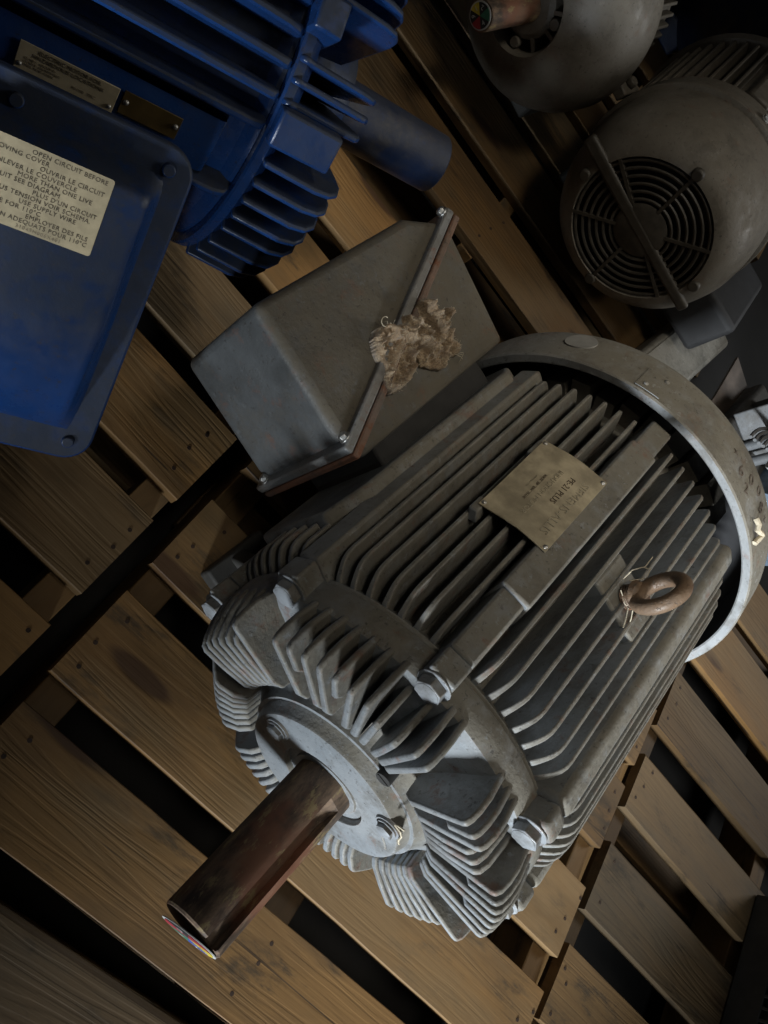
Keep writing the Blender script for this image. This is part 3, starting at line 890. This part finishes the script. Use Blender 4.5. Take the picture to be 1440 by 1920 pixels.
for sx in (-1, 1): rivet(pl1, Matrix.Translation((sx*.0335, -.0065, .0007)), .0020)
pl2 = blue_plate(YELLOWPLATE, -68.0, .3475, .048, .020, "blank_plate")
for sx in (-1, 1): rivet(pl2, Matrix.Translation((sx*.0205, .001, .0007)), .0024)
# terminal box: body, tilted cover with flange
ct = Vector((0, -1, 0))                       # along the text, towards the shaft
TILT = rad(46)
cu_ = Vector((math.cos(TILT), 0, math.sin(TILT)))   # up the cover, towards the motor
CM = frame(ct, cu_, (-.3365, .445, .267))
bm = bmesh.new()
b_prism(bm, [(-.418, .162), (-.300, .284), (-.19, .255), (-.12, .15), (-.38, .11)], -.112, .112, Matrix(((1, 0, 0, 0), (0, 0, -1, .445), (0, 1, 0, 0), (0, 0, 0, 1))))
put("terminal_box_body", bm, BLUED, BLU, bevel=.01)
def rrect(w, h, r, n=6):
    pts = []
    for cx, cy, a in ((w-r, h-r, 0), (-w+r, h-r, 90), (-w+r, -h+r, 180), (w-r, -h+r, 270)):
        for k in range(n+1):
            t = rad(a + 90*k/n); pts.append((cx + r*math.cos(t), cy + r*math.sin(t)))
    return pts
CW, CHh = .130, .142
bm = bmesh.new(); b_prism(bm, rrect(CW, CHh, .024), -.011, .001)
cf = put("terminal_box_flange", bm, BLUE, BLU, CM, bevel=.0025)
# domed cover: flat under the label, rolling down towards its lower edge
bm = bmesh.new(); nv = 40; HB = .034
rows = []
for k in range(nv+1):
    v = k/nv
    yv = .118 - .232*v
    hg = HB
    if v < .08: hg = HB*math.sin(v/.08*PI/2)
    if v > .47: hg = HB*max(0, math.cos((v-.47)/.53*PI/2))**.8
    W0 = .112
    r = [(-W0, 0), (-W0+.004, hg*.10), (-W0+.012, hg*.80), (-W0+.015, hg*.94), (-W0+.020, hg), (0, hg), (W0-.020, hg), (W0-.015, hg*.94), (W0-.012, hg*.80), (W0-.004, hg*.10), (W0, 0)]
    rows.append([bm.verts.new((x, yv, z)) for x, z in r])
for A, B in zip(rows, rows[1:]):
    for i in range(len(A)-1): bm.faces.new((A[i], A[i+1], B[i+1], B[i]))
bmesh.ops.remove_doubles(bm, verts=bm.verts[:], dist=1e-5)
put("terminal_box_cover", finish(bm, "cover", 50), BLUE, cf)
for sx in (-1, 0, 1):
    for sy in (-1, 1):
        bm = bmesh.new(); b_cyl(bm, (sx*.1095, sy*.1235, 0), (sx*.1095, sy*.1235, .0045), .0056, .0050, 16)
        put("cover_screw", bm, BLUE, cf, bevel=.0008)
# warning label
bm = bmesh.new(); b_prism(bm, rrect(.053, .0292, .002, 3), .0342, .0346)
lab = put("warning_label", bm, TANLABEL, cf, Matrix.Translation((.0180, .0768, 0)))
lines = [("OPEN CIRCUIT BEFORE", .067), ("REMOVING COVER", .028), ("OUVRIR LE CIRCUIT", .067), ("ENLEVER LE COUVERCLE", .049), ("MORE THAN ONE LIVE", .061), ("CIRCUIT SEE DIAGRAM", .040), ("PLUS D'UN CIRCUIT", .067),
         ("SOUS TENSION VOIR SCHEMA.", .064), ("USE SUPPLY WIRE", .055), ("SUITABLE FOR 110\u00b0C", .032), ("EMPLOYER DES FILS", .066), ("ALIMENTATION ADEQUATS POUR 110\u00b0C", .0665)]
for i, (tx_, end) in enumerate(lines):
    put("lettering", text_mesh(tx_, .0046, .00008, 'RIGHT', 1.08), INK, cf, Matrix.Translation((end, .1020-i*.00432, .0348)))
put("lettering", text_mesh("31045H006X401", .0038, .00008, 'CENTER', 1.2), FADED, cf, Matrix.Translation((.034, .0502, .0348)))
# blue end bell
bm = bmesh.new()
b_rev(bm, [(.2595, 0), (.2595, .1970), (.2575, .1990), (.250, .1990), (.242, .192), (.234, .165), (.222, .125), (.205, .09), (.180, .072), (.160, .068), (.150, .06), (.150, 0)], 80)
put("end_bell", bm, BLUE, BLU, BM)
BB1 = fin_mesh([(.2585, .165), (.2585, .1985), (.254, .2035), (.2495, .2035), (.246, .2005), (.195, .1995), (.183, .1955), (.177, .187), (.176, .175), (.185, .10), (.215, .09), (.236, .155)], .0090, .0062, .1, .2, "bell_fin")
BB2 = fin_mesh([(.250, .155), (.250, .206), (.200, .211), (.184, .208), (.174, .199), (.170, .186), (.172, .168), (.185, .11), (.215, .10), (.236, .155)], .0085, .0062, .1, .2, "bell_fin_low")
for a in (-50.6, -45.4, -40.4, -24, -18.5, -13, -8, 6, 11, 16, 26, 40, 50, 60): put("bell_fin", BB1, BLUE, BLU, roty(a, BAX), bevel=.0022)
for a in (-65.5, -71.5, -77.5, -83.5, -89.5, -98, -107, -116, 80, 90, 100): put("bell_fin", BB2, BLUE, BLU, roty(a, BAX), bevel=.0022)
LUGB = rib_mesh(.199, .2575, .2125, .0165, .0175, "bolt_lug")
LUGS = rib_mesh(.236, .2615, .216, .015, .017, "bolt_lug_small")
put("bolt_lug", LUGB, BLUE, BLU, roty(-56, BAX), bevel=.003)
put("bolt_lug", LUGS, BLUE, BLU, roty(-30.5, BAX), bevel=.003)
put("bolt_lug", LUGS, BLUE, BLU, roty(22, BAX), bevel=.004)
put("shaft", shaft(.0335, .15, rad(120), .015, .008, .09), BLUED, BLU, BM)
for sx in (-1, 1):
    for (ya, yb) in ((.215, .315), (.52, .62)):
        if sx < 0 and ya < .4: continue
        bm = bmesh.new(); xs = sorted((sx*.13, sx*.235))
        b_box(bm, xs[0], xs[1], ya, yb, 0, .026)
        b_prism(bm, [(sx*.225, .02), (sx*.12, .02), (sx*.09, .10), (sx*.15, .125)], -.014, .014, Matrix(((1, 0, 0, 0), (0, 0, -1, (ya+yb)/2), (0, 1, 0, 0), (0, 0, 0, 1))))
        put("foot", bm, BLUE, BLU, bevel=.004)

# ------------------------------------------------------------------ motor with a slotted fan grille (upper right)
FM = empty("electric_motor", (.307, 1.195, 0), -rad(4), "dusty taupe grey motor showing its round slotted fan grille, upper right", 'motor')
FAX = .2
FMM = Matrix.Translation((0, 0, FAX))
bm = bmesh.new()
b_rev(bm, [(.012, .112), (.004, .116), (.006, .124), (.018, .140), (.040, .154), (.070, .163), (.105, .167), (.145, .168), (.149, .1745), (.154, .1755), (.159, .169), (.205, .169), (.205, .158)], 96)
cw = put("fan_cowl", bm, GREYM, FM, FMM)
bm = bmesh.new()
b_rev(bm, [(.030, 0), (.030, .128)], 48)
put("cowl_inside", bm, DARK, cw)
# concentric guard rings and spokes
for r in (.050, .062, .074, .086, .098, .110):
    bm = bmesh.new(); b_tube(bm, [Vector((r*math.sin(t), .0075, r*math.cos(t))) for t in [2*PI*i/72 for i in range(72)]], .0028, 6, True)
    put("guard_ring", bm, GUARD, cw)
for k in range(6):
    bm = bmesh.new(); b_box(bm, -.0028, .0028, .004, .012, .036, .116)
    put("guard_spoke", bm, GUARD, cw, roty(60*k-14))
bm = bmesh.new(); b_rev(bm, [(.012, .0), (.003, .0), (.003, .038), (.006, .044), (.012, .044)], 40)
put("guard_hub", bm, GUARD, cw)
bm = bmesh.new()
b_prism(bm, [(-.010, -.150), (.010, -.150), (.012, .165), (-.012, .165)], .002, .014, Matrix(((1, 0, 0, 0), (0, 0, 1, 0), (0, 1, 0, 0), (0, 0, 0, 1))))
put("guard_bar", bm, GUARD, cw, roty(-88), bevel=.008, seg=4)
for a in (-14, 76, 166, -104):
    bm = bmesh.new(); b_cyl(bm, (0, .010, .124), (0, .001, .124), .0105, .009, 20)
    put("cowl_screw", bm, GUARD, cw, roty(a), bevel=.002)
bm = bmesh.new(); hex_bolt(bm, (0, .182, .1688), (0, 0, 1), .006, .006)
put("cowl_bolt", bm, WHITEP, cw, roty(-8))
bm = bmesh.new(); b_rev(bm, [(.205, 0), (.205, .146), (.50, .146), (.52, .13), (.52, 0)], 64)
put("frame", bm, BROWNG, FM, FMM)
FF = fin_mesh([(.206, .138), (.206, .169), (.40, .169), (.405, .166), (.408, .138)], .009, .0055, .146, .169, "frame_fin")
for a in list(range(-88, -28, 7)) + list(range(-2, 70, 7)): put("frame_fin", FF, BROWNG, FM, roty(a, FAX), bevel=.0015)
RIBB = rib_mesh(.206, .41, .174, .020, .022, "frame_rib")
put("frame_rib", RIBB, BROWNG, FM, roty(-17, FAX), bevel=.008, seg=3)
bm = bmesh.new(); b_rev(bm, [(.408, 0), (.408, .172), (.420, .177), (.429, .172), (.46, .14), (.46, 0)], 48)
put("end_bell", bm, BROWNG, FM, FMM)
for sx in (-1, 1):
    bm = bmesh.new(); xs = sorted((sx*.05, sx*.13)); b_box(bm, xs[0], xs[1], .21, .42, 0, .085)
    put("foot", bm, DARKGREY, FM, bevel=.006)
bm = bmesh.new(); b_box(bm, .155, .275, .15, .34, .072, .175)
put("terminal_box", bm, DARK, FM, bevel=.012, seg=3)

# ------------------------------------------------------------------ round-nosed motor at the top
TM = empty("electric_motor", (-.062, 1.268, 0), -rad(14), "smooth round-nosed grey motor at the top with a coloured number sticker on its shaft", 'motor')
TAX = .2
TMM = Matrix.Translation((0, 0, TAX))
bm = bmesh.new()
b_rev(bm, [(.052, .058), (.010, .062), (.004, .066), (.006, .074), (.012, .090), (.024, .114), (.042, .136), (.066, .151), (.095, .159), (.125, .161), (.143, .157), (.146, .130), (.146, 0)], 96)
nose = put("nose_cowl", bm, GREYM, TM, TMM)
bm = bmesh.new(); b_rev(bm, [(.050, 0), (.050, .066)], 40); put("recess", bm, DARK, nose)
bm = bmesh.new(); b_rev(bm, [(.048, 0), (.014, .014), (.014, .036), (.020, .044), (.050, .046)], 48); put("inner_hub", bm, GREYM, nose)
for k in range(10):
    bm = bmesh.new(); b_box(bm, -.003, .003, .018, .046, .042, .0625)
    put("hub_web", bm, BROWNG, nose, roty(36*k + 10))
for k in range(4):
    bm = bmesh.new(); b_cyl(bm, (0, .012, .052), (0, .024, .052), .0085, None, 16); put("hub_boss", bm, GREYM, nose, roty(90*k+62), bevel=.0015)
put("shaft", shaft(.0215, .16, rad(-60), .011, .006, .09), SHAFT, TM, Matrix.Translation((0, -.112, TAX)))
sticker(TM, .0185, Matrix.Translation((0, -.1132, TAX)) @ Matrix.Rotation(rad(90), 4, 'X') @ Matrix.Rotation(rad(30), 4, 'Z'), [SGREEN, SBLK, SYEL, SBLK, SRED, SBLK], ["", "2", "1", "6", "", "4"])
bm = bmesh.new(); b_rev(bm, [(.147, 0), (.147, .098), (.31, .098), (.31, 0)], 48); put("frame", bm, GREYM, TM, TMM)
FT = fin_mesh([(.149, .09), (.149, .112), (.30, .112), (.30, .09)], .009, .0055, .09, .112, "frame_fin")
for a in range(-90, 96, 9): put("frame_fin", FT, GREYM, TM, roty(a, TAX), bevel=.0015)
bm = bmesh.new()
for sx in (-1, 1):
    xs = sorted((sx*.02, sx*.09)); b_box(bm, xs[0], xs[1], .17, .30, 0, .112)
put("foot_rails", bm, DARKGREY, TM, bevel=.006)
bm = bmesh.new(); b_box(bm, .10, .172, .150, .20, .19, .21); b_cyl(bm, (.158, .175, .21), (.158, .175, .222), .010, None, 6)
put("lug", bm, GREYM, TM, bevel=.003)

# ------------------------------------------------------------------ dark motor in the top right corner
DM = empty("electric_motor", (.24, 1.96, 0), -rad(10), "very dark blue-black motor in the top right corner", 'motor')
bm = bmesh.new()
b_rev(bm, [(.0, 0), (.0, .10), (.02, .15), (.06, .18), (.12, .19), (.45, .19), (.45, 0)], 64)
put("cowl", bm, BLUED, DM, Matrix.Translation((0, 0, .21)))
bm = bmesh.new()
for sx in (-1, 1):
    xs = sorted((sx*.06, sx*.17)); b_box(bm, xs[0], xs[1], .08, .4, 0, .06)
put("foot_rails", bm, BLUED, DM, bevel=.006)

# ------------------------------------------------------------------ things behind the fan cover on the right
GB = empty("steel_box", (.607, 1.38, 0), -rad(13.3), "low plain grey steel box half hidden behind the big motor's fan cover", 'box')
bm = bmesh.new(); b_box(bm, -.055, .055, -.20, .15, 0, .055)
put("body", bm, PALEBOX, GB, bevel=.012, seg=4)
bm = bmesh.new(); b_box(bm, -.044, .044, -.188, .138, .0545, .0570); put("lid", bm, PALEBOX, GB, bevel=.001)

ST = MW and bpy.data.objects.new("x", None); bpy.data.objects.remove(ST)
bm = bmesh.new()
pts = [(.675, 1.06, .06), (.690, 1.14, .07), (.705, 1.22, .075), (.712, 1.30, .085), (.716, 1.42, .10)]
n = len(pts); A = []
for i, p in enumerate(pts):
    w = .028 + .006*math.sin(i*1.9)
    A.append([bm.verts.new((p[0]-w, p[1], p[2]+.004)), bm.verts.new((p[0]+w, p[1]-.006, p[2]-.01)), bm.verts.new((p[0]+w, p[1]-.006, p[2]-.016)), bm.verts.new((p[0]-w, p[1], p[2]-.002))])
for a, b in zip(A, A[1:]):
    for k in range(4): bm.faces.new((a[k], a[(k+1)%4], b[(k+1)%4], b[k]))
bm.faces.new(A[0][::-1]); bm.faces.new(A[-1])
STR = put("strap", bm, BROWNSTRAP, bevel=.001)
tag(STR, "dark brown twisted strap running beside the grey steel box", 'strap')

GM = empty("geared_motor", (.80, 1.27, 0), -rad(12), "bare aluminium geared motor with bolts and a white plug at the right edge", 'motor')
bm = bmesh.new(); b_box(bm, -.07, .10, -.13, .16, 0, .11)
put("housing", bm, ALU, GM, bevel=.010, seg=3)
bm = bmesh.new()
b_prism(bm, [(-.075, -.005), (-.02, -.015), (.05, .01), (.05, .045), (-.06, .04)], .11, .20); put("bracket", bm, ALU, GM, bevel=.003)
bm = bmesh.new()
b_prism(bm, [(-.06, .075), (.06, .068), (.06, .10), (-.05, .098)], .11, .215); put("bracket", bm, ALU, GM, bevel=.003)
bm = bmesh.new()
for k in range(6): b_tube(bm, [(.052 + (.062+.008*k)*math.cos(t), -.075 + (.062+.008*k)*math.sin(t), .185-.004*k) for t in [PI*.45 + i*.14 for i in range(14)]], .0036, 6)
put("ribbed_bell", bm, ALU, GM)
bm = bmesh.new(); b_cyl(bm, (.0, -.10, .19), (.055, -.085, .20), .0155, None, 20); b_cyl(bm, (.054, -.085, .2), (.058, -.084, .2005), .0175, None, 20)
pipe = put("pipe_nipple", bm, WHITEP, GM, bevel=.001)
bm = bmesh.new(); b_box(bm, -.009, .009, -.009, .009, 0, .014, Matrix.Translation((.058, -.084, .2005)) @ Matrix.Rotation(rad(90), 4, 'Y')); put("square_plug", bm, WHITEP, pipe, bevel=.0012)
bm = bmesh.new()
pts = [Vector((-.062, .06+.15*i/40, .185+.03*i/40)) for i in range(41)]
b_tube(bm, pts, .0062, 10)
for i in range(1, 40, 2): 
    d = (pts[-1]-pts[0]).normalized(); a = d.orthogonal().normalized(); b = d.cross(a)
    b_tube(bm, [pts[i] + (a*math.cos(t)+b*math.sin(t))*.0066 for t in [2*PI*k/12 for k in range(12)]], .0012, 4, True)
b_cyl(bm, pts[0]-Vector((0, .012, .002)), pts[0], .0115, None, 6)
put("threaded_bolt", bm, STEEL, GM)
for (x, y, z) in ((-.01, -.02, .17), (.012, -.045, .175)):
    bm = bmesh.new(); b_cyl(bm, (x, y, .11), (x, y, z), .010, None, 14); hex_bolt(bm, (x, y, z), (0, 0, 1), .009, .008); put("bolt", bm, ALU, GM, bevel=.001)
PB = empty("finned_housing", (.93, 1.22, 0), -rad(10), "pale blue finned housing at the right edge behind the fan cover", 'motor')
bm = bmesh.new(); b_cyl(bm, (0, -.05, .09), (0, .22, .09), .085, None, 40); put("barrel", bm, PALEBLUE, PB)
for k in range(8):
    bm = bmesh.new(); b_prism(bm, [(-.07, 0), (.07, 0), (.05, .11), (-.05, .11)], -.0035, .0035, Matrix.Translation((0, -.035+.03*k, .085)) @ Matrix.Rotation(PI/2, 4, 'X')); put("fin", bm, PALEBLUE, PB, bevel=.0015)

# ------------------------------------------------------------------ mesh-fronted box in the lower right corner
MB = empty("vented_enclosure", (1.352, .48, 0), 0, "dark grey enclosure with a square wire mesh vent, lower right corner", 'enclosure')
bm = bmesh.new(); b_box(bm, .012, .34, -.33, .19, .0, .30); put("body", bm, DARK, MB, bevel=.006)
bm = bmesh.new()
b_box(bm, 0, .0115, -.33, .19, .001, .060); b_box(bm, 0, .0115, -.33, .19, .225, .30); b_box(bm, 0, .0115, .105, .19, .0605, .2245)
put("front_frame", bm, DARKGREY, MB, bevel=.002)
for i in range(22):
    bm = bmesh.new(); y = .100 - i*.0195; b_box(bm, .002, .006, y-.0022, y+.0022, .058, .227); put("mesh_bar", bm, DARKGREY, MB)
for j in range(8):
    bm = bmesh.new(); z = .072 + j*.0195; b_box(bm, .0062, .0095, -.33, .104, z-.0022, z+.0022); put("mesh_bar", bm, DARKGREY, MB)
